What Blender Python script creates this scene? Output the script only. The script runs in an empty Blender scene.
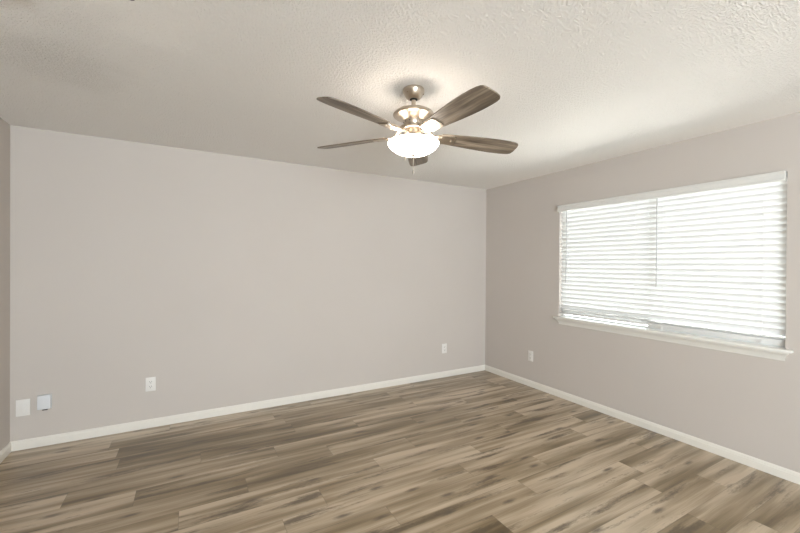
import bpy, bmesh, math, random
from mathutils import Vector, Matrix, Euler
random.seed(7)
scn = bpy.context.scene
COL = scn.collection
PI = math.pi

# ------------------------------------------------------------------ room measures (metres)
H = 2.44                       # ceiling height
D = 3.872                      # back wall
R = 3.490                      # right wall
L = -1.178                     # left wall
F = -4.40                      # front wall, behind the camera
T = 0.14                       # wall thickness
WY0, WY1, WZ0, WZ1 = 0.938, 2.716, 0.866, 2.062   # window opening in the right wall

# ------------------------------------------------------------------ camera
cam_d = bpy.data.cameras.new('camera'); cam = bpy.data.objects.new('camera', cam_d); COL.objects.link(cam)
cam_d.sensor_width = 36.0; cam_d.lens = 375.59 / 800 * 36.0
cam_d.clip_start = 0.02
YAW, PITCH, ROLL = 0.50875, -0.00523, 0.00678
cam.matrix_world = (Matrix.Translation((0, 0, 1.4196)) @ Matrix.Rotation(-YAW, 4, 'Z')
                    @ Matrix.Rotation(PI / 2 + PITCH, 4, 'X') @ Matrix.Rotation(ROLL, 4, 'Z'))
scn.camera = cam

# ------------------------------------------------------------------ world, added fill light, exposure
SKY, GROUND = 12.5, 19.0
FILL_FRONT = 392.0  # power of the added fill light
LAMP = 19.0
world = bpy.data.worlds.new('sky'); scn.world = world; world.use_nodes = True
bg = world.node_tree.nodes['Background']
bg.inputs[1].default_value = 1.0
SKY_C, GROUND_C = (0.84, 0.92, 1.0), (1.0, 0.98, 0.94)
_nt = world.node_tree
_tc = _nt.nodes.new('ShaderNodeTexCoord'); _sp = _nt.nodes.new('ShaderNodeSeparateXYZ'); _rp = _nt.nodes.new('ShaderNodeMapRange'); _mx = _nt.nodes.new('ShaderNodeMix')
_mx.data_type = 'RGBA'
_nt.links.new(_tc.outputs['Generated'], _sp.inputs[0]); _nt.links.new(_sp.outputs[2], _rp.inputs[0])
_rp.inputs[1].default_value = -0.02; _rp.inputs[2].default_value = 0.02          # bright ground below the horizon, sky above
_nt.links.new(_rp.outputs[0], _mx.inputs[0])
_mx.inputs[6].default_value = (*[c * GROUND for c in GROUND_C], 1); _mx.inputs[7].default_value = (*[c * SKY for c in SKY_C], 1)
_nt.links.new(_mx.outputs[2], bg.inputs[0])

def area(name, loc, rot, sx, sy, power, col):
    d = bpy.data.lights.new(name, 'AREA'); d.shape = 'RECTANGLE'; d.size = sx; d.size_y = sy
    d.energy = power; d.color = col
    o = bpy.data.objects.new(name, d); COL.objects.link(o); o.location = loc; o.rotation_euler = rot
    return o
# added fill light behind the camera, brightening the whole room; source unseen
area('fill_front', (0.20, F + 0.35, 1.15), (PI / 2 + 0.50, 0, -0.42), 2.5, 1.9, FILL_FRONT, (0.89, 0.985, 1.05))


vs = scn.view_settings
vs.view_transform = 'Standard'; vs.look = 'None'; vs.gamma = 1.0; vs.use_curve_mapping = False
vs.exposure = 0.0
scn.cycles.use_denoising = True
scn.cycles.max_bounces = 10; scn.cycles.diffuse_bounces = 6; scn.cycles.transparent_max_bounces = 12
scn.cycles.sample_clamp_indirect = 3.0

# ------------------------------------------------------------------ materials
def newmat(name):
    m = bpy.data.materials.new(name); m.use_nodes = True
    nt = m.node_tree
    return m, nt, nt.nodes['Principled BSDF'], nt.nodes['Material Output']

def N(nt, kind, **kw):
    n = nt.nodes.new(kind)
    for k, v in kw.items():
        if k == 'inp':
            for a, b in v.items(): n.inputs[a].default_value = b
        else: setattr(n, k, v)
    return n

def math_(nt, op, a, b=None, c=None, clamp=False):
    n = nt.nodes.new('ShaderNodeMath'); n.operation = op; n.use_clamp = clamp
    for i, v in enumerate((a, b, c)):
        if v is None: continue
        if isinstance(v, (int, float)): n.inputs[i].default_value = v
        else: nt.links.new(v, n.inputs[i])
    return n.outputs[0]

def mixc(nt, fac, a, b, mode='MIX'):
    n = nt.nodes.new('ShaderNodeMix'); n.data_type = 'RGBA'; n.blend_type = mode
    for i, v in ((0, fac), (6, a), (7, b)):
        if isinstance(v, (int, float)): n.inputs[i].default_value = v
        elif isinstance(v, tuple): n.inputs[i].default_value = (*v, 1)
        else: nt.links.new(v, n.inputs[i])
    return n.outputs[2]

def ramp(nt, fac, stops):
    n = nt.nodes.new('ShaderNodeValToRGB'); e = n.color_ramp.elements
    while len(e) < len(stops): e.new(0.5)
    for el, (p, c) in zip(e, stops):
        el.position = p; el.color = (*c, 1) if isinstance(c, tuple) else (c, c, c, 1)
    nt.links.new(fac, n.inputs[0]); return n.outputs[0]

def noise(nt, vec, scale, detail=3, rough=0.5, w=None, dist=0.0):
    n = nt.nodes.new('ShaderNodeTexNoise')
    n.inputs['Scale'].default_value = scale; n.inputs['Detail'].default_value = detail
    n.inputs['Roughness'].default_value = rough; n.inputs['Distortion'].default_value = dist
    if w is not None:
        n.noise_dimensions = '4D'; nt.links.new(w, n.inputs['W'])
    nt.links.new(vec, n.inputs['Vector']); return n.outputs['Fac']

def mapping(nt, vec, scale=(1, 1, 1), loc=(0, 0, 0)):
    n = nt.nodes.new('ShaderNodeMapping'); n.inputs['Scale'].default_value = scale; n.inputs['Location'].default_value = loc
    nt.links.new(vec, n.inputs['Vector']); return n.outputs[0]

def bump(nt, p, height, strength, dist):
    n = nt.nodes.new('ShaderNodeBump'); n.inputs['Strength'].default_value = strength; n.inputs['Distance'].default_value = dist
    nt.links.new(height, n.inputs['Height']); nt.links.new(n.outputs[0], p.inputs['Normal']); return n

def plain(name, col, rough=0.5, metal=0.0, spec=0.5, speck=0.0):
    m, nt, p, o = newmat(name)
    p.inputs['Roughness'].default_value = rough; p.inputs['Metallic'].default_value = metal
    p.inputs['Specular IOR Level'].default_value = spec
    tc = N(nt, 'ShaderNodeTexCoord')
    f = noise(nt, tc.outputs['Object'], 30, 3)
    k = 1 - speck
    c = ramp(nt, f, [(0.3, tuple(x * k for x in col)), (0.7, col)])
    nt.links.new(c, p.inputs['Base Color'])
    return m

# wall paint: greige with a light orange-peel texture
def wall_paint():
    m, nt, p, o = newmat('wall_paint')
    tc = N(nt, 'ShaderNodeTexCoord'); v = tc.outputs['Object']
    f = noise(nt, v, 1.3, 3)
    c = ramp(nt, f, [(0.3, (0.560, 0.514, 0.475)), (0.7, (0.575, 0.529, 0.490))])
    nt.links.new(c, p.inputs['Base Color'])
    p.inputs['Roughness'].default_value = 0.65; p.inputs['Specular IOR Level'].default_value = 0.3
    bump(nt, p, noise(nt, v, 110, 2), 0.12, 0.003)
    return m

def ceiling_paint():
    m, nt, p, o = newmat('ceiling_texture')
    tc = N(nt, 'ShaderNodeTexCoord'); v = tc.outputs['Object']
    sep = N(nt, 'ShaderNodeSeparateXYZ'); nt.links.new(v, sep.inputs[0])
    X, Y = sep.outputs[0], sep.outputs[1]
    def spot(cx, cy, r0, r1, wob=0.0):
        dx = math_(nt, 'SUBTRACT', X, cx); dy = math_(nt, 'SUBTRACT', Y, cy)
        d = math_(nt, 'SQRT', math_(nt, 'ADD', math_(nt, 'MULTIPLY', dx, dx), math_(nt, 'MULTIPLY', dy, dy)))
        if wob: d = math_(nt, 'ADD', d, math_(nt, 'MULTIPLY', math_(nt, 'SUBTRACT', noise(nt, v, 7, 3), 0.5), wob))
        mr = N(nt, 'ShaderNodeMapRange', interpolation_type='SMOOTHSTEP'); nt.links.new(d, mr.inputs[0])
        mr.inputs[1].default_value = r0; mr.inputs[2].default_value = r1; mr.inputs[3].default_value = 1; mr.inputs[4].default_value = 0
        return mr.outputs[0]
    # splatter texture: blobs
    n1 = noise(nt, v, 75, 2, 0.55)
    n2 = noise(nt, v, 150, 2, 0.5)
    blob = ramp(nt, n1, [(0.42, 0.0), (0.62, 1.0)])
    h = math_(nt, 'ADD', math_(nt, 'MULTIPLY', blob, 0.55), math_(nt, 'MULTIPLY', n2, 0.75))
    # smooth repaired patch, and the texture fading out close to the walls
    smooth = spot(-0.16, 1.90, 0.10, 0.26, 0.25)
    wr = N(nt, 'ShaderNodeMapRange', interpolation_type='SMOOTHSTEP'); nt.links.new(X, wr.inputs[0])
    wr.inputs[1].default_value = R - 0.48; wr.inputs[2].default_value = R - 0.12; wr.inputs[3].default_value = 1; wr.inputs[4].default_value = 0.25
    rough_spot = spot(-0.60, 2.55, 0.10, 0.40, 0.4)
    amt = math_(nt, 'MULTIPLY', math_(nt, 'MULTIPLY', math_(nt, 'SUBTRACT', 1.0, math_(nt, 'MULTIPLY', smooth, 0.5)), wr.outputs[0]),
                math_(nt, 'ADD', 1.0, math_(nt, 'MULTIPLY', rough_spot, 0.5)))
    hh = math_(nt, 'MULTIPLY', h, amt)
    bump(nt, p, hh, 0.8, 0.0095)
    base = mixc(nt, noise(nt, v, 0.9, 2), (0.915, 0.885, 0.845), (0.94, 0.91, 0.87))
    pits = math_(nt, 'MULTIPLY', rough_spot, ramp(nt, n2, [(0.36, 1.0), (0.52, 0.0)]))
    base = mixc(nt, math_(nt, 'MULTIPLY', pits, 0.30), base, (0.42, 0.37, 0.29))
    brown = spot(-0.62, 1.98, 0.02, 0.13, 0.1)
    base = mixc(nt, math_(nt, 'MULTIPLY', brown, 0.35), base, (0.50, 0.38, 0.26))
    chip = spot(-0.205, 1.783, 0.008, 0.016, 0.01)
    base = mixc(nt, math_(nt, 'MULTIPLY', chip, 0.9), base, (0.10, 0.09, 0.06))
    nt.links.new(base, p.inputs['Base Color'])
    p.inputs['Roughness'].default_value = 0.9; p.inputs['Specular IOR Level'].default_value = 0.15
    return m

def floor_wood():
    m, nt, p, o = newmat('vinyl_plank')
    uv = N(nt, 'ShaderNodeUVMap'); uv.uv_map = 'plank'
    U = uv.outputs[0]
    tone = N(nt, 'ShaderNodeAttribute', attribute_name='tone').outputs['Fac']
    seed = N(nt, 'ShaderNodeAttribute', attribute_name='seed').outputs['Fac']
    # wavy warp so the grain bends round the knots
    wv = noise(nt, mapping(nt, U, (2.2, 7, 1)), 1.0, 2, 0.5, seed)
    comb = N(nt, 'ShaderNodeCombineXYZ'); nt.links.new(math_(nt, 'MULTIPLY', math_(nt, 'SUBTRACT', wv, 0.5), 0.028), comb.inputs[1])
    add = N(nt, 'ShaderNodeVectorMath', operation='ADD'); nt.links.new(U, add.inputs[0]); nt.links.new(comb.outputs[0], add.inputs[1])
    W = add.outputs[0]
    off = N(nt, 'ShaderNodeCombineXYZ'); nt.links.new(math_(nt, 'MULTIPLY', seed, 3.7), off.inputs[0]); nt.links.new(math_(nt, 'MULTIPLY', seed, 1.93), off.inputs[1])
    av = N(nt, 'ShaderNodeVectorMath', operation='ADD'); nt.links.new(W, av.inputs[0]); nt.links.new(off.outputs[0], av.inputs[1])
    V = av.outputs[0]                                     # every board cut from another piece of the print
    broad = noise(nt, mapping(nt, V, (0.75, 9.0, 1)), 1.0, 2, 0.5)
    streak = noise(nt, mapping(nt, V, (1.0, 19, 1), (3, 1, 0)), 1.0, 3, 0.55)
    fine = noise(nt, mapping(nt, V, (4, 150, 1)), 1.0, 3, 0.6)
    pores = noise(nt, mapping(nt, V, (30, 120, 1)), 1.0, 3, 0.65)
    val = math_(nt, 'ADD', math_(nt, 'MULTIPLY', broad, 0.82), math_(nt, 'MULTIPLY', streak, 0.42))
    val = math_(nt, 'ADD', val, math_(nt, 'MULTIPLY', fine, 0.15))
    val = math_(nt, 'ADD', math_(nt, 'SUBTRACT', val, 0.172), math_(nt, 'MULTIPLY', math_(nt, 'SUBTRACT', tone, 0.5), 0.25))
    c = ramp(nt, val, [(0.31, (0.110, 0.073, 0.033)), (0.42, (0.195, 0.140, 0.072)), (0.53, (0.328, 0.250, 0.160)), (0.67, (0.545, 0.445, 0.325))])
    # dark heart streaks, feathered by the pores
    ds = noise(nt, mapping(nt, V, (1.7, 15, 1), (7, 4, 0)), 1.0, 3, 0.5)
    dm = ramp(nt, math_(nt, 'ADD', ds, math_(nt, 'MULTIPLY', math_(nt, 'SUBTRACT', pores, 0.5), 0.22)), [(0.56, 0.0), (0.68, 1.0)])
    c = mixc(nt, math_(nt, 'MULTIPLY', dm, 0.85), c, (0.080, 0.052, 0.024))
    # knots, in about half of the cells
    vor = N(nt, 'ShaderNodeTexVoronoi', feature='F1', voronoi_dimensions='2D'); nt.links.new(mapping(nt, V, (2.4, 8.5, 1)), vor.inputs['Vector'])
    vor.inputs['Scale'].default_value = 1.0
    sc_ = N(nt, 'ShaderNodeSeparateColor'); nt.links.new(vor.outputs['Color'], sc_.inputs[0])
    kn = math_(nt, 'ADD', vor.outputs['Distance'], math_(nt, 'MULTIPLY', math_(nt, 'SUBTRACT', pores, 0.5), 0.16))
    km = math_(nt, 'MULTIPLY', ramp(nt, kn, [(0.04, 1.0), (0.17, 0.0)]), math_(nt, 'GREATER_THAN', sc_.outputs[0], 0.64))
    c = mixc(nt, math_(nt, 'MULTIPLY', km, 0.80), c, (0.070, 0.047, 0.027))
    # joints between the planks
    su = N(nt, 'ShaderNodeSeparateXYZ'); nt.links.new(U, su.inputs[0])
    pw = math_(nt, 'MINIMUM', su.outputs[1], math_(nt, 'SUBTRACT', PLANK_W, su.outputs[1]))
    lo = N(nt, 'ShaderNodeAttribute', attribute_name='length').outputs['Fac']
    s0 = N(nt, 'ShaderNodeAttribute', attribute_name='start').outputs['Fac']
    ux = math_(nt, 'SUBTRACT', su.outputs[0], s0)
    pl = math_(nt, 'MINIMUM', ux, math_(nt, 'SUBTRACT', lo, ux))
    e = math_(nt, 'MINIMUM', pw, pl)
    seam = ramp(nt, math_(nt, 'MULTIPLY', e, 100.0), [(0.06, 1.0), (0.22, 0.0)])
    c = mixc(nt, math_(nt, 'MULTIPLY', seam, 0.45), c, (0.07, 0.05, 0.03))
    nt.links.new(c, p.inputs['Base Color'])
    rr = math_(nt, 'ADD', 0.24, math_(nt, 'MULTIPLY', fine, 0.14)); nt.links.new(rr, p.inputs['Roughness'])
    p.inputs['Specular IOR Level'].default_value = 0.5
    p.inputs['Coat Weight'].default_value = 0.35; p.inputs['Coat Roughness'].default_value = 0.30; p.inputs['Coat IOR'].default_value = 1.6
    bump(nt, p, math_(nt, 'SUBTRACT', math_(nt, 'MULTIPLY', fine, 0.4), seam), 0.12, 0.001)
    return m

def blade_wood():
    m, nt, p, o = newmat('weathered_blade_wood')
    tc = N(nt, 'ShaderNodeTexCoord'); v = tc.outputs['Object']
    inf = N(nt, 'ShaderNodeObjectInfo').outputs['Random']
    w = math_(nt, 'MULTIPLY', inf, 9.0)
    a = noise(nt, mapping(nt, v, (2.5, 26, 1)), 1.0, 3, 0.6, w, 0.4)
    b = noise(nt, mapping(nt, v, (8, 110, 1)), 1.0, 2, 0.6, w)
    val = math_(nt, 'ADD', math_(nt, 'MULTIPLY', a, 0.75), math_(nt, 'MULTIPLY', b, 0.25))
    c = ramp(nt, val, [(0.36, (0.085, 0.062, 0.043)), (0.50, (0.200, 0.157, 0.115)), (0.62, (0.360, 0.297, 0.228))])
    nt.links.new(c, p.inputs['Base Color']); p.inputs['Roughness'].default_value = 0.42
    return m

def brushed_nickel(name='brushed_nickel', col=(0.60, 0.52, 0.43), rough=0.32):
    m, nt, p, o = newmat(name)
    tc = N(nt, 'ShaderNodeTexCoord')
    f = noise(nt, mapping(nt, tc.outputs['Object'], (20, 20, 400)), 1.0, 2)
    c = ramp(nt, f, [(0.3, tuple(x * 0.9 for x in col)), (0.7, col)])
    nt.links.new(c, p.inputs['Base Color'])
    p.inputs['Metallic'].default_value = 1.0; p.inputs['Roughness'].default_value = rough
    return m

def lamp_glass():
    m, nt, p, o = newmat('lit_frosted_glass')
    tc = N(nt, 'ShaderNodeTexCoord')
    f = noise(nt, tc.outputs['Object'], 14, 3, 0.5, dist=1.0)
    c = ramp(nt, f, [(0.3, (1.0, 0.88, 0.76)), (0.7, (1.0, 0.91, 0.80))])
    p.inputs['Base Color'].default_value = (0.9, 0.88, 0.84, 1); p.inputs['Roughness'].default_value = 0.35
    nt.links.new(c, p.inputs['Emission Color']); p.inputs['Emission Strength'].default_value = LAMP
    return m

def slat_vinyl():
    m, nt, p, o = newmat('white_slat_vinyl')
    p.inputs['Base Color'].default_value = (0.86, 0.86, 0.85, 1); p.inputs['Roughness'].default_value = 0.45
    tc = N(nt, 'ShaderNodeTexCoord')
    f = noise(nt, mapping(nt, tc.outputs['Object'], (60, 3, 60)), 1.0, 2)
    c = ramp(nt, f, [(0.3, (0.84, 0.84, 0.83)), (0.7, (0.88, 0.88, 0.87))])
    nt.links.new(c, p.inputs['Base Color'])
    tr = N(nt, 'ShaderNodeBsdfTranslucent'); tr.inputs[0].default_value = (0.90, 0.90, 0.90, 1)
    mx = N(nt, 'ShaderNodeMixShader'); mx.inputs[0].default_value = 0.13
    nt.links.new(p.outputs[0], mx.inputs[1]); nt.links.new(tr.outputs[0], mx.inputs[2]); nt.links.new(mx.outputs[0], o.inputs[0])
    return m

def window_glass():
    m, nt, p, o = newmat('window_glass')
    nt.nodes.remove(p)
    t = N(nt, 'ShaderNodeBsdfTransparent'); t.inputs[0].default_value = (0.96, 0.98, 0.97, 1)
    g = N(nt, 'ShaderNodeBsdfGlossy'); g.inputs['Roughness'].default_value = 0.02
    lw = N(nt, 'ShaderNodeLayerWeight'); lw.inputs[0].default_value = 0.2
    mx = N(nt, 'ShaderNodeMixShader'); nt.links.new(lw.outputs['Fresnel'], mx.inputs[0])
    nt.links.new(t.outputs[0], mx.inputs[1]); nt.links.new(g.outputs[0], mx.inputs[2]); nt.links.new(mx.outputs[0], o.inputs[0])
    return m

PLANK_W = 0.1765; PLANK_L = 1.22
M = dict(wall=wall_paint(), ceil=ceiling_paint(), floor=floor_wood(), blade=blade_wood(), nickel=brushed_nickel(),
         dark_nickel=brushed_nickel('dark_bronze_nickel', (0.42, 0.34, 0.26), 0.38),  # darker bronze tone for the canopy screws
         lamp=lamp_glass(), slat=slat_vinyl(), glass=window_glass(),
         trim=plain('white_trim_paint', (0.80, 0.77, 0.71), 0.4, speck=0.02),
         sill=plain('white_sill_paint', (0.83, 0.81, 0.76), 0.4, speck=0.02),
         valance=plain('white_valance_vinyl', (0.74, 0.73, 0.70), 0.45, speck=0.02),
         vinyl=plain('white_window_vinyl', (0.85, 0.85, 0.85), 0.4, speck=0.01),
         rail=plain('white_rail_vinyl', (0.80, 0.80, 0.79), 0.45, speck=0.01),
         plate=plain('white_plate_plastic', (0.80, 0.775, 0.74), 0.35, speck=0.01),
         cool_plate=plain('cool_white_plastic', (0.71, 0.73, 0.755), 0.35, speck=0.01),
         slot=plain('dark_slot', (0.05, 0.045, 0.04), 0.7),
         grey_slot=plain('mid_grey_slot', (0.33, 0.30, 0.27), 0.7),  # plain mid grey
         wand=plain('clear_grey_wand_plastic', (0.50, 0.50, 0.50), 0.25),
         cord=plain('white_cord', (0.85, 0.85, 0.84), 0.8),
         black=plain('black_rubber', (0.02, 0.02, 0.02), 0.6),
         chain=plain('pull_chain_metal', (0.62, 0.56, 0.48), 0.4, 0.7))

# ------------------------------------------------------------------ mesh helpers
def add_box(bm, x0, x1, y0, y1, z0, z1, bev=0.0, seg=2):
    r = bmesh.ops.create_cube(bm, size=1.0)
    for v in r['verts']:
        v.co = Vector((x0 + (v.co.x + .5) * (x1 - x0), y0 + (v.co.y + .5) * (y1 - y0), z0 + (v.co.z + .5) * (z1 - z0)))
    if bev:
        es = list({e for v in r['verts'] for e in v.link_edges})
        bmesh.ops.bevel(bm, geom=es, offset=bev, segments=seg, affect='EDGES', profile=0.5)

def add_lathe(bm, prof, n=48, c=(0, 0, 0)):
    rings = []
    for r, z in prof:
        if r < 1e-6: rings.append([bm.verts.new((c[0], c[1], c[2] + z))])
        else: rings.append([bm.verts.new((c[0] + r * math.cos(2 * PI * i / n), c[1] + r * math.sin(2 * PI * i / n), c[2] + z)) for i in range(n)])
    for a, b in zip(rings, rings[1:]):
        for i in range(n):
            j = (i + 1) % n
            if len(a) == 1 and len(b) == 1: break
            if len(a) == 1: bm.faces.new((a[0], b[j], b[i]))
            elif len(b) == 1: bm.faces.new((a[i], a[j], b[0]))
            else: bm.faces.new((a[i], a[j], b[j], b[i]))

def add_tube(bm, pts, r, n=10):
    prev = None
    for k, p in enumerate(pts):
        p = Vector(p); a = Vector(pts[max(0, k - 1)]); b = Vector(pts[min(len(pts) - 1, k + 1)])
        t = (b - a).normalized()
        u = t.cross(Vector((1, 0, 0)) if abs(t.x) < 0.9 else Vector((0, 1, 0))).normalized(); w = t.cross(u)
        ring = [bm.verts.new(p + u * (r * math.cos(2 * PI * i / n)) + w * (r * math.sin(2 * PI * i / n))) for i in range(n)]
        if prev:
            for i in range(n): bm.faces.new((prev[i], prev[(i + 1) % n], ring[(i + 1) % n], ring[i]))
        else: first = ring
        prev = ring
    bm.faces.new(list(reversed(first))); bm.faces.new(prev)

def add_prism(bm, outline, fn0, fn1):
    """outline: list of 2D points; fn0/fn1 map a point to 3D on the two faces"""
    a = [bm.verts.new(fn0(*p)) for p in outline]; b = [bm.verts.new(fn1(*p)) for p in outline]
    n = len(a)
    bm.faces.new(a); bm.faces.new(list(reversed(b)))
    for i in range(n): bm.faces.new((a[i], b[i], b[(i + 1) % n], a[(i + 1) % n]))

def obj(name, bm, mat, parent=None, smooth=False, loc=None, rot=None):
    bmesh.ops.recalc_face_normals(bm, faces=bm.faces[:])
    me = bpy.data.meshes.new(name); bm.to_mesh(me); bm.free()
    me.materials.append(mat)
    if smooth:
        for f in me.polygons: f.use_smooth = True
        me.set_sharp_from_angle(angle=math.radians(35))
    o = bpy.data.objects.new(name, me); COL.objects.link(o)
    if parent: o.parent = parent
    if loc: o.location = loc
    if rot: o.rotation_euler = rot
    return o

def box(name, mat, parent, *a, bev=0.0, smooth=False):
    bm = bmesh.new(); add_box(bm, *a, bev=bev); return obj(name, bm, mat, parent, smooth)

def tag(o, label, cat, group=None, kind=None):
    o['label'] = label; o['category'] = cat
    if group: o['group'] = group
    if kind: o['kind'] = kind
    return o

def empty(name, loc, label, cat, group=None, kind=None, rot=(0, 0, 0)):
    o = bpy.data.objects.new(name, None); COL.objects.link(o); o.location = loc; o.rotation_euler = rot
    o.empty_display_size = 0.05
    return tag(o, label, cat, group, kind)

# ------------------------------------------------------------------ the setting
# floor: one mesh of planks laid along x, joints where the photo shows them
def build_floor():
    first = {-3: 3.12, -2: 0.75, -1: 2.00, 0: 0.07, 1: 0.567, 2: -0.29, 3: 0.32, 4: -0.053, 5: 0.71, 6: 0.45, 7: 2.225,
             8: 0.667, 9: 1.5, 10: 0.15, 11: 3.02, 12: 2.50}
    tones = {(2, -0.29): 0.25, (0, 0.07): 0.30, (0, 1.29): 0.55, (0, -1.15): 0.40, (1, -0.65): 0.28, (1, 0.567): 0.45, (2, 0.93): 0.55, (3, 0.32): 0.40, (4, -0.053): 0.55, (-1, -0.44): 0.30, (-2, -0.47): 0.30, (1, 1.787): 0.28, (3, 1.54): 0.30, (4, 2.387): 0.72, (7, 1.005): 0.6, (8, 1.887): 0.8, (8, 0.667): 0.6, (9, 1.5): 0.85, (9, 0.28): 0.5, (10, 1.37): 0.75, (10, 2.59): 0.6, (11, 1.80): 0.8, (9, 2.72): 0.45, (8, 3.107): 0.55, (7, 2.225): 0.7,
             (5, 1.93): 0.80, (3, -0.9): 0.45, (5, 0.71): 0.70, (7, 2.225): 0.62, (6, 0.45): 0.72, (4, 1.167): 0.68}  # boards below the window toned lighter, painting in part of its reflection
    bm = bmesh.new()
    uvl = bm.loops.layers.uv.new('plank')
    lt = bm.faces.layers.float.new('tone'); ls = bm.faces.layers.float.new('seed')
    ll = bm.faces.layers.float.new('length'); l0 = bm.faces.layers.float.new('start')
    x0, x1 = L - T, R + T
    for k in range(-5, 46):
        yt = 3.187 - PLANK_W * k; yb = yt - PLANK_W
        if yb > D + T or yt < F - T: continue
        j = first.get(k, random.uniform(-1, 1))
        while j > x0: j -= PLANK_L
        while j < x1:
            a, b = max(j, x0), min(j + PLANK_L, x1)
            ca, cb = min(yt, D + T), max(yb, F - T)
            if b > a:
                vs_ = [bm.verts.new(p) for p in ((a, cb, 0), (b, cb, 0), (b, ca, 0), (a, ca, 0))]
                f = bm.faces.new(vs_)
                for lp in f.loops: lp[uvl].uv = (lp.vert.co.x - j, lp.vert.co.y - yb)
                t = min(max(random.gauss(0.5, 0.17), 0.1), 0.9)
                for (kk, xx), tv in tones.items():
                    if kk == k and abs(xx - j) < 0.06: t = tv
                f[lt] = t; f[ls] = random.uniform(0, 60); f[ll] = PLANK_L; f[l0] = 0.0
            j += PLANK_L
    bmesh.ops.remove_doubles(bm, verts=bm.verts[:], dist=1e-5)
    # the solid subfloor under the boards
    add_box(bm, x0, x1, F - T, D + T, -0.10, -0.002)
    o = obj('floor', bm, M['floor'])
    return tag(o, 'grey brown wood plank floor of the empty room', 'floor', kind='structure')
build_floor()

tag(box('ceiling', M['ceil'], None, L - T, R + T, F - T, D + T, H, H + 0.12), 'cream ceiling with rough sprayed texture', 'ceiling', kind='structure')
tag(box('wall_back', M['wall'], None, L - T, R + T, D, D + T, 0, H), 'long plain greige wall facing the camera', 'wall', kind='structure')

def wall_with_holes(name, axis, a0, a1, b0, b1, holes, label):
    """a = along the wall, b = across its thickness; holes: (from, to, z0, z1) in order along the wall"""
    bm = bmesh.new()
    def bx(p0, p1, q0, q1):
        if p1 - p0 < 1e-4 or q1 - q0 < 1e-4: return
        if axis == 'y': add_box(bm, b0, b1, p0, p1, q0, q1)
        else: add_box(bm, p0, p1, b0, b1, q0, q1)
    pos = a0
    for h0, h1, z0, z1 in holes:
        bx(pos, h0, 0, H); bx(h0, h1, 0, z0); bx(h0, h1, z1, H); pos = h1
    bx(pos, a1, 0, H)
    return tag(obj(name, bm, M['wall']), label, 'wall', kind='structure')
BACK_OPEN = {'front': (-1.08, 1.50, 0.10, 2.28)}  # opening for the added window behind the camera
wall_with_holes('wall_right', 'y', F, D, R, R + 0.088, [(WY0, WY1, WZ0, WZ1)], 'greige wall with the blind-covered window')
wall_with_holes('wall_left', 'y', F, D, L - T, L, [], 'greige wall whose edge shows beside the two small plates')
wall_with_holes('wall_front', 'x', L - T, R + T, F - T, F, [BACK_OPEN['front']], 'greige wall behind the viewer')

# baseboards, with a stepped and eased top
def baseboard(name, p, q, label, n):
    """p, q: ends on the wall line; n: direction into the room"""
    prof = [(0.0, 0.0), (0.013, 0.0), (0.013, 0.050), (0.010, 0.054), (0.010, 0.060), (0.006, 0.068), (0.003, 0.072), (0.0, 0.072)]
    bm = bmesh.new(); p = Vector(p); q = Vector(q); n = Vector(n); t = (q - p).normalized()
    def at(base, mit):
        return lambda d, z: base + n * d + t * (mit * d) + Vector((0, 0, z))
    add_prism(bm, prof, at(p, 1), at(q, -1))
    return tag(obj(name, bm, M['trim']), label, 'baseboard', kind='structure')
baseboard('baseboard_back', (L, D, 0), (R, D, 0), 'white baseboard along the long back wall', (0, -1, 0))
baseboard('baseboard_right', (R, D, 0), (R, F, 0), 'white baseboard under the window', (-1, 0, 0))
baseboard('baseboard_left', (L, F, 0), (L, D, 0), 'white baseboard at the far left corner', (1, 0, 0))

# window: frame, two sashes of glass, stool and moulded apron
win = empty('window_1', (R, (WY0 + WY1) / 2, WZ0), 'wide white window behind two blinds', 'window', kind='structure')
def wbox(name, mat, a, bev=0.0, parent=win):
    x0, x1, y0, y1, z0, z1 = a
    bm = bmesh.new(); add_box(bm, x0 - R, x1 - R, y0 - win.location.y, y1 - win.location.y, z0 - WZ0, z1 - WZ0, bev)
    return obj(name, bm, mat, parent)
FX0, FX1 = R + 0.062, R + 0.086
MID = 1.823
bm = bmesh.new(); cy = win.location.y
for a in ((WY0, WY0 + 0.02, WZ0, WZ1), (WY1 - 0.02, WY1, WZ0, WZ1), (WY0 + .02, WY1 - .02, WZ0, WZ0 + 0.02), (WY0 + .02, WY1 - .02, WZ1 - 0.02, WZ1)):
    add_box(bm, FX0 - R, FX1 - R, a[0] - cy, a[1] - cy, a[2] - WZ0, a[3] - WZ0, 0.003)
obj('window_frame', bm, M['vinyl'], win)
wbox('meeting_stile', M['vinyl'], (FX0, FX1, MID - 0.014, MID + 0.014, WZ0 + .02, WZ1 - .02), 0.003)
wbox('glass_pane', M['glass'], (FX0 + 0.015, FX0 + 0.020, WY0 + 0.02, MID - 0.014, WZ0 + .02, WZ1 - .02))
wbox('glass_pane', M['glass'], (FX0 + 0.020, FX0 + 0.025, MID + 0.014, WY1 - 0.02, WZ0 + .02, WZ1 - .02))
# stool: board with horns past the opening and a rounded nose
bm = bmesh.new()
SY0, SY1 = 0.897, 2.755
add_box(bm, -0.048, 0.0, SY0 - cy, SY1 - cy, -0.015, 0.004, 0.005, 3)
add_box(bm, -0.004, 0.062, WY0 - cy + 0.001, WY1 - cy - 0.001, -0.014, 0.004, 0)
obj('window_stool', bm, M['sill'], win, True)
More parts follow.
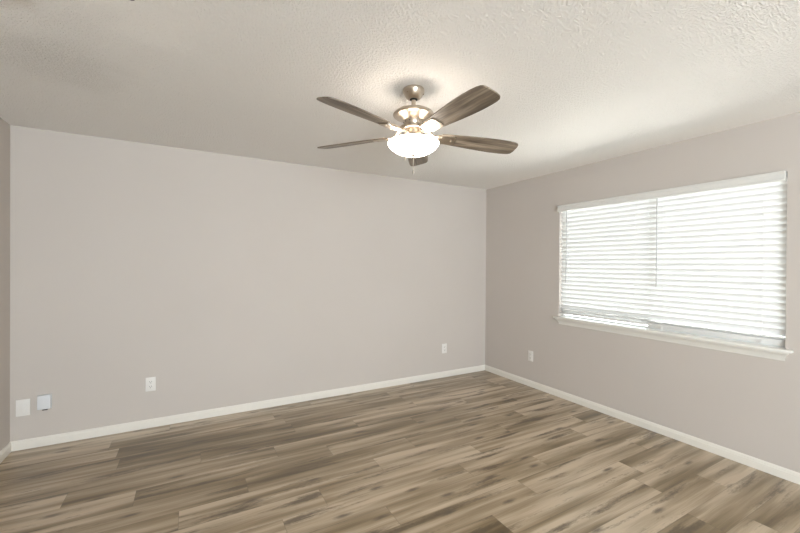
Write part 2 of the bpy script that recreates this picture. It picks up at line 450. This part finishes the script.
# apron: crown-like moulding below the stool, with mitred returns
bm = bmesh.new()
prof = [(0.0, 0.0), (0.007, 0.0), (0.009, 0.005), (0.010, 0.018), (0.015, 0.025), (0.017, 0.033), (0.027, 0.046), (0.036, 0.053), (0.038, 0.0625), (0.0, 0.0625)]
AY0, AY1 = 0.945, 2.700
for_ = lambda y, s: (lambda d, z: Vector((-d, y + s * d * 0.95 - cy, -0.0775 + z)))
add_prism(bm, prof, for_(AY0, -1), for_(AY1, 1))
obj('window_apron', bm, M['sill'], win, True)

# added unseen window behind the camera, a setting for the fill light
for nm, side, lab in (('added_window', 'front', 'added unseen window behind the viewer, set behind the fill light'),):
    e = bpy.data.objects.new(nm, None); COL.objects.link(e); tag(e, lab, 'window', kind='structure')
    p0, p1, q0, q1 = BACK_OPEN[side]; pm = (p0 + p1) / 2
    def bx(bm, u0, u1, w0, w1, d0, d1, bev=0.003):
        add_box(bm, u0, u1, F - d1, F - d0, w0, w1, bev)
    bm = bmesh.new()
    for u0, u1, w0, w1 in ((p0, p0 + .06, q0, q1), (p1 - .06, p1, q0, q1), (p0 + .06, p1 - .06, q0, q0 + .06), (p0 + .06, p1 - .06, q1 - .06, q1), (pm - .04, pm + .04, q0 + .06, q1 - .06)):
        bx(bm, u0, u1, w0, w1, .07, .105)
    obj('window_frame', bm, M['vinyl'], e)
    bm = bmesh.new(); bx(bm, p0 + .06, p1 - .06, q0 + .06, q1 - .06, .088, .092, 0)
    obj('glass_pane', bm, M['glass'], e)
    bm = bmesh.new(); bx(bm, p0 + .01, p1 - .01, q0 + .01, q1 - .01, .045, .048, 0)
    obj('sky_block_panel', bm, M['rail'], e)  # added opaque sheet, keeps the sky from shining in here

# ------------------------------------------------------------------ window blinds
PITCH_S = 0.0447; SLAT_W = 0.0625; TILT = math.radians(57)
XC = R + 0.034
def slat_strip(bm, y0, y1, xc, zc, tilt):
    """one slat: slightly crowned strip; inner edge high"""
    n = 6; pts = []
    for i in range(n + 1):
        s = (i / n - 0.5) * SLAT_W; cr = 0.0022 * (1 - (2 * i / n - 1) ** 2)
        pts.append((s, cr))
    out = [(s, c + 0.0013) for s, c in pts] + [(s, c - 0.0013) for s, c in reversed(pts)]
    ca, sa = math.cos(tilt), math.sin(tilt)
    def fn(y):
        # s runs towards the room (-x); inner edge up
        return lambda s, c: Vector((xc - (s * ca) + c * sa, y, zc + s * sa + c * ca))
    add_prism(bm, out, fn(y0), fn(y1))

def blind(y0, y1, label, zbot, tilt, stack, wand_y, cords, bottom_tilt=0.0):
    yc = (y0 + y1) / 2
    e = empty('window_blind', (XC, yc, WZ0 + 0.006), label, 'window blind', 'white slatted blinds in the wide window')
    inv = Vector((-XC, -yc, -(WZ0 + 0.006)))
    def put(name, bm, mat, smooth=False, parent=e):
        bmesh.ops.translate(bm, verts=bm.verts[:], vec=inv); return obj(name, bm, mat, parent, smooth)
    bm = bmesh.new(); add_box(bm, XC - 0.026, XC + 0.026, y0 + 0.003, y1 - 0.003, WZ1 - 0.048, WZ1 - 0.003, 0.003)
    put('head_rail', bm, M['rail'])
    bm = bmesh.new(); z = WZ1 - 0.062
    while z > zbot + 0.030 + stack * 0.0120:
        slat_strip(bm, y0, y1, XC, z, tilt); z -= PITCH_S
    for k in range(stack):
        slat_strip(bm, y0, y1, XC, zbot + 0.026 + 0.0120 * (k + 1), math.radians(28))
    put('slat_panel', bm, M['slat'], True)
    bm = bmesh.new()
    add_box(bm, -0.0255, 0.0255, y0, y1, -0.010, 0.010, 0.004, 3)
    bmesh.ops.rotate(bm, verts=bm.verts[:], cent=(0, 0, 0), matrix=Matrix.Rotation(bottom_tilt, 3, 'Y'))
    bmesh.ops.translate(bm, verts=bm.verts[:], vec=(XC, 0, zbot + 0.013 + abs(math.sin(bottom_tilt)) * 0.020))
    br = put('bottom_rail', bm, M['rail'], True)
    for cy_ in cords:
        bm = bmesh.new()
        for dx in (-0.0225, 0.0225):
            add_tube(bm, [(XC + dx * 0.72 - 0.004 * (dx < 0), cy_, WZ1 - 0.045), (XC + dx * 0.72 - 0.004 * (dx < 0), cy_, zbot + 0.02)], 0.0011, 6)
        put('ladder_cord', bm, M['cord'])
        bm = bmesh.new(); add_box(bm, XC - 0.0285, XC - 0.025, cy_ - 0.006, cy_ + 0.006, zbot + 0.008, zbot + 0.030, 0.001)
        put('rail_clip', bm, M['vinyl'])
    bm = bmesh.new(); xw = XC - 0.036
    add_tube(bm, [(xw + 0.012, wand_y, WZ1 - 0.05), (xw, wand_y, WZ1 - 0.062), (xw, wand_y, 1.262)], 0.0042, 8)
    w = put('tilt_wand', bm, M['wand'], True)
    bm = bmesh.new(); add_tube(bm, [(xw, wand_y, 1.262), (xw, wand_y, 1.244)], 0.0054, 8)
    put('wand_tip', bm, M['wand'], True, w)
    return e
blind(MID + 0.0006, WY1 - 0.006, 'white slatted blind on the window half nearest the room corner, rail slightly raised',
      WZ0 + 0.030, TILT, 2, 2.628, (2.60, 1.93))
blind(WY0 + 0.006, MID - 0.0006, 'white slatted blind on the window half farther from the room corner, lowered to the sill',
      WZ0 + 0.006, TILT, 3, 1.742, (1.70, 1.06), math.radians(62))

# one valance across both blinds, with returned ends
bm = bmesh.new()
VX0, VX1, VY0, VY1, VZ0, VZ1 = R - 0.026, R - 0.016, 0.943, 2.722, 2.000, 2.066
prof = [(0, VZ0), (-0.003, VZ0 + 0.004), (-0.003, VZ0 + 0.012), (0, VZ0 + 0.016), (0, VZ1 - 0.020), (-0.003, VZ1 - 0.014), (-0.005, VZ1 - 0.003), (-0.003, VZ1), (0.010, VZ1), (0.010, VZ0)]
add_prism(bm, prof, lambda d, z: Vector((VX0 + d - R, VY0, z)) + Vector((R, 0, 0)), lambda d, z: Vector((VX0 + d, VY1, z)))
for y in (VY0, VY1 - 0.009): add_box(bm, VX1 - 0.001, R - 0.0005, y, y + 0.009, VZ0 + 0.001, VZ1 - 0.001)
tag(obj('window_valance', bm, M['valance']), 'long white moulded valance across the top of both blinds', 'valance')

# ------------------------------------------------------------------ wall plates
def plate_at(name, wall, along, zc, label, cat, group=None):
    """local frame: x along the wall, y out of the wall towards the room, z up"""
    if wall == 'back': loc, rz = (along, D, zc), PI
    else: loc, rz = (R, along, zc), PI / 2
    return empty(name, loc, label, cat, group, rot=(0, 0, rz))

def cover(e, mat, w=0.074, h=0.120, t=0.006):
    bm = bmesh.new(); add_box(bm, -w / 2, w / 2, 0.0, t, -h / 2, h / 2, 0.0035, 3)
    return obj('cover_plate', bm, mat, e, True)

def outlet(wall, along, zc, label):
    e = plate_at('wall_outlet', wall, along, zc, label, 'outlet', 'white duplex outlets low on the walls')
    cover(e, M['plate'])
    for s in (-1, 1):
        bm = bmesh.new()
        pts = []
        for i in range(24):
            a = 2 * PI * i / 24
            pts.append((max(-0.0165, min(0.0165, 0.0190 * math.cos(a))), max(-0.0140, min(0.0140, 0.0165 * math.sin(a)))))
        add_prism(bm, pts, lambda x, z: Vector((x, 0.005, z + s * 0.0205)), lambda x, z: Vector((x, 0.0078, z + s * 0.0205)))
        rc = obj('receptacle', bm, M['plate'], e)
        bm = bmesh.new()
        add_box(bm, -0.0085, -0.0060, 0.0070, 0.0081, s * 0.0205 - 0.002, s * 0.0205 + 0.008)
        add_box(bm, 0.0060, 0.0085, 0.0070, 0.0081, s * 0.0205 - 0.001, s * 0.0205 + 0.007)
        bmesh.ops.create_circle(bm, cap_ends=True, segments=12, radius=0.003, matrix=Matrix.Translation((0, 0.0081, s * 0.0205 - 0.0085)) @ Matrix.Rotation(PI / 2, 4, 'X'))
        obj('slot', bm, M['slot'], rc)
    bm = bmesh.new(); bmesh.ops.create_uvsphere(bm, u_segments=12, v_segments=6, radius=0.0035, matrix=Matrix.Translation((0, 0.006, 0)) @ Matrix.Scale(0.5, 4, (0, 1, 0)))
    obj('screw', bm, M['plate'], e, True)
    return e
outlet('back', -0.297, 0.373, 'white outlet on the back wall to the right of the raised white box')
outlet('back', 2.809, 0.362, 'white outlet on the back wall close to the right room corner')
outlet('right', 3.093, 0.358, 'white outlet on the window wall between the room corner and the window')

# flat cover plate nearest the left corner
e = plate_at('wall_plate', 'back', -1.105, 0.315, 'flat white wall plate closest to the left room corner', 'wall plate')
cover(e, M['plate'], 0.080, 0.126)
bm = bmesh.new(); add_box(bm, -0.0170, 0.0170, 0.004, 0.0085, -0.0340, 0.0340, 0.0015, 2)
obj('insert', bm, M['plate'], e, True)
for s in (-1, 1):
    bm = bmesh.new(); bmesh.ops.create_uvsphere(bm, u_segments=12, v_segments=6, radius=0.0033, matrix=Matrix.Translation((0, 0.006, s * 0.048)) @ Matrix.Scale(0.5, 4, (0, 1, 0)))
    obj('screw', bm, M['plate'], e, True)

# raised box beside it
e = plate_at('wall_box', 'back', -0.981, 0.334, 'raised white plastic box on the back wall beside the flat plate', 'wall box')
bm = bmesh.new(); add_box(bm, -0.040, 0.040, 0.0, 0.006, -0.050, 0.062, 0.002, 2)
obj('back_plate', bm, M['cool_plate'], e, True)
bm = bmesh.new(); add_box(bm, -0.039, 0.039, 0.005, 0.030, -0.047, 0.062, 0.006, 3)
obj('cover', bm, M['cool_plate'], e, True)
bm = bmesh.new(); add_box(bm, -0.020, 0.012, 0.004, 0.022, -0.0565, -0.045, 0.003, 2)  # small dark block below the cover
obj('tab', bm, M['slot'], e)['label'] = 'dark tab under the box'

# ------------------------------------------------------------------ ceiling fan
FXc, FYc = 1.1323, 1.8804
fan = empty('ceiling_fan', (FXc, FYc, H), 'five blade ceiling fan with weathered wood blades and a lit white bowl', 'ceiling fan')
fl = lambda prof: [(r, z - H) for r, z in prof]
def flathe(name, prof, mat, n=56, parent=fan):
    bm = bmesh.new(); add_lathe(bm, fl(prof), n); return obj(name, bm, mat, parent, True)
canopy = flathe('canopy', [(0.0, 2.4395), (0.061, 2.4395), (0.0625, 2.436), (0.0625, 2.424), (0.060, 2.420), (0.057, 2.412), (0.050, 2.400), (0.042, 2.390), (0.034, 2.384), (0.022, 2.382), (0.0, 2.382)], M['nickel'])
flathe('hanger_ball', [(0.0, 2.386), (0.022, 2.384), (0.023, 2.380), (0.018, 2.376), (0.0, 2.375)], M['black'])
for a in (200, 320):
    bm = bmesh.new(); bmesh.ops.create_uvsphere(bm, u_segments=12, v_segments=8, radius=0.005, matrix=Matrix.Translation((0.056 * math.cos(math.radians(a)), 0.056 * math.sin(math.radians(a)), 2.408 - H)))
    obj('canopy_screw', bm, M['dark_nickel'], canopy, True)
flathe('downrod', [(0.0, 2.382), (0.0127, 2.382), (0.0127, 2.335), (0.021, 2.334), (0.021, 2.322), (0.0, 2.322)], M['nickel'], 24)
housing = flathe('motor_housing', [(0.0, 2.326), (0.028, 2.326), (0.034, 2.322), (0.070, 2.318), (0.100, 2.309), (0.116, 2.298), (0.120, 2.290), (0.117, 2.284),
        (0.108, 2.279), (0.092, 2.274), (0.074, 2.266), (0.062, 2.258), (0.052, 2.256)], M['nickel'])
drum = flathe('motor_drum', [(0.057, 2.262), (0.057, 2.232), (0.053, 2.226), (0.036, 2.222), (0.0, 2.222)], M['nickel'])
for i in range(12):
    a = 2 * PI * i / 12 + 0.12
    bm = bmesh.new(); bmesh.ops.create_uvsphere(bm, u_segments=8, v_segments=6, radius=0.0035, matrix=Matrix.Translation((0.057 * math.cos(a), 0.057 * math.sin(a), 2.244 - H)))
    obj('drum_vent', bm, M['slot'], drum, True)
flathe('flywheel', [(0.0, 2.222), (0.060, 2.222), (0.064, 2.219), (0.064, 2.208), (0.060, 2.204), (0.0, 2.204)], M['nickel'])
flathe('switch_housing', [(0.0, 2.206), (0.040, 2.206), (0.040, 2.184), (0.050, 2.176), (0.072, 2.172), (0.074, 2.166), (0.074, 2.146), (0.071, 2.140), (0.0, 2.140)], M['nickel'])
flathe('lamp_bowl', [(0.072, 2.143), (0.090, 2.142), (0.120, 2.139), (0.140, 2.133), (0.149, 2.125), (0.147, 2.116), (0.134, 2.100), (0.112, 2.083), (0.086, 2.070), (0.055, 2.062), (0.022, 2.060), (0.0, 2.060)], M['lamp'], 64)
flathe('finial', [(0.0, 2.062), (0.013, 2.0615), (0.014, 2.057), (0.010, 2.053), (0.006, 2.050), (0.007, 2.046), (0.005, 2.042), (0.0, 2.041)], M['nickel'], 20)

# blades
def blade_outline():
    half = [(0.165, 0.043), (0.20, 0.048), (0.28, 0.056), (0.36, 0.063), (0.44, 0.0685), (0.51, 0.0705), (0.575, 0.069), (0.610, 0.0655), (0.630, 0.0605), (0.641, 0.053), (0.646, 0.044), (0.650, 0.022)]
    up = [(r, w) for r, w in half]; dn = [(r, -w) for r, w in reversed(half)]
    return dn[::-1] and (up + dn)
PITCHB = math.radians(-13.5)
A0 = 198.92
ZB = 2.176
DROOP = (0, 0, 0, 3.2, 0)          # one blade has sagged a little
def make_blade():
    bm = bmesh.new()
    add_prism(bm, blade_outline(), lambda x, y: Vector((x, y, 0.003)), lambda x, y: Vector((x, y, -0.003)))
    bmesh.ops.bevel(bm, geom=[e for e in bm.edges if len(e.link_faces) == 2 and e.calc_face_angle() > 1.2], offset=0.0015, segments=2, affect='EDGES')
    return obj('blade', bm, M['blade'], fan, True)
def make_iron():
    bm = bmesh.new()
    # paddle plate under the blade
    pts = [(0.118, 0.018), (0.146, 0.040), (0.238, 0.042), (0.250, 0.034), (0.254, 0.012), (0.250, 0.0), (0.254, -0.012), (0.250, -0.034), (0.238, -0.042), (0.146, -0.040), (0.118, -0.018)]
    add_prism(bm, pts, lambda x, y: Vector((x, y, -0.0035)), lambda x, y: Vector((x, y, -0.0085)))
    # arm: flat bar from the flywheel, curving down to the plate
    path = [(0.060, 0.036), (0.085, 0.034), (0.100, 0.020), (0.112, 0.004), (0.130, -0.006), (0.160, -0.0065)]
    ca, sa = math.cos(-PITCHB), math.sin(-PITCHB)
    secs = []
    for i, (x, z) in enumerate(path):
        k = min(1, max(0, (x - 0.080) / 0.045)); ang = -PITCHB * (1 - k)     # untwist towards the hub
        hw = 0.016 + 0.010 * k; th = 0.004
        secs.append([bm.verts.new(Vector((x, yy * math.cos(ang) - zz * math.sin(ang), z + yy * math.sin(ang) + zz * math.cos(ang))))
                     for yy, zz in ((-hw, -th), (hw, -th), (hw, th), (-hw, th))])
    for a, b in zip(secs, secs[1:]):
        for i in range(4): bm.faces.new((a[i], a[(i + 1) % 4], b[(i + 1) % 4], b[i]))
    bm.faces.new(secs[0]); bm.faces.new(list(reversed(secs[-1])))
    return obj('blade_iron', bm, M['nickel'], fan)
def make_screws(iron):
    res = []
    for x, y in ((0.165, 0.024), (0.165, -0.024), (0.230, 0.0)):
        bm = bmesh.new(); bmesh.ops.create_uvsphere(bm, u_segments=10, v_segments=6, radius=0.0055, matrix=Matrix.Translation((x, y, -0.0088)) @ Matrix.Scale(0.5, 4, (0, 0, 1)))
        res.append(obj('iron_screw', bm, M['nickel'], iron, True))
    return res
b0 = make_blade(); i0 = make_iron(); s0 = make_screws(i0)
for k in range(5):
    if k == 0: b, ir = b0, i0
    else:
        b = b0.copy(); COL.objects.link(b); ir = i0.copy(); COL.objects.link(ir)
        for q in s0:
            sc = q.copy(); COL.objects.link(sc); sc.parent = ir
    rot = (Matrix.Rotation(math.radians(A0 - 72 * k), 4, 'Z') @ Matrix.Rotation(math.radians(DROOP[k]), 4, 'Y') @ Matrix.Rotation(PITCHB, 4, 'X'))
    for o in (b, ir):
        o.rotation_euler = rot.to_euler(); o.location = (0, 0, ZB - H)

# pull chains, hanging from the switch housing in front of the bowl
def pull_chain(dx, dy, z1, fob):
    bm = bmesh.new()
    r0 = math.hypot(dx, dy); ux, uy = dx / r0, dy / r0
    pts = [(ux * 0.070, uy * 0.070, 2.160 - H), (ux * 0.110, uy * 0.110, 2.158 - H), (ux * 0.150, uy * 0.150, 2.138 - H), (dx, dy, 2.118 - H), (dx, dy, z1 - H)]
    add_tube(bm, pts, 0.0012, 6)
    c = obj('pull_chain', bm, M['chain'], fan)
    bm = bmesh.new(); add_lathe(bm, [(0.0, 0.0), (0.003, -0.002), (0.0045, -0.012), (0.004, -0.022), (0.0, -0.025)], 12, (dx, dy, z1 - H))
    obj('chain_fob', bm, M['chain'], c, True)
cd = math.radians(239)   # towards the camera
pull_chain(0.154 * math.cos(cd), 0.154 * math.sin(cd), 1.935, True)
cd2 = math.radians(222)
pull_chain(0.156 * math.cos(cd2), 0.156 * math.sin(cd2), 2.010, True)
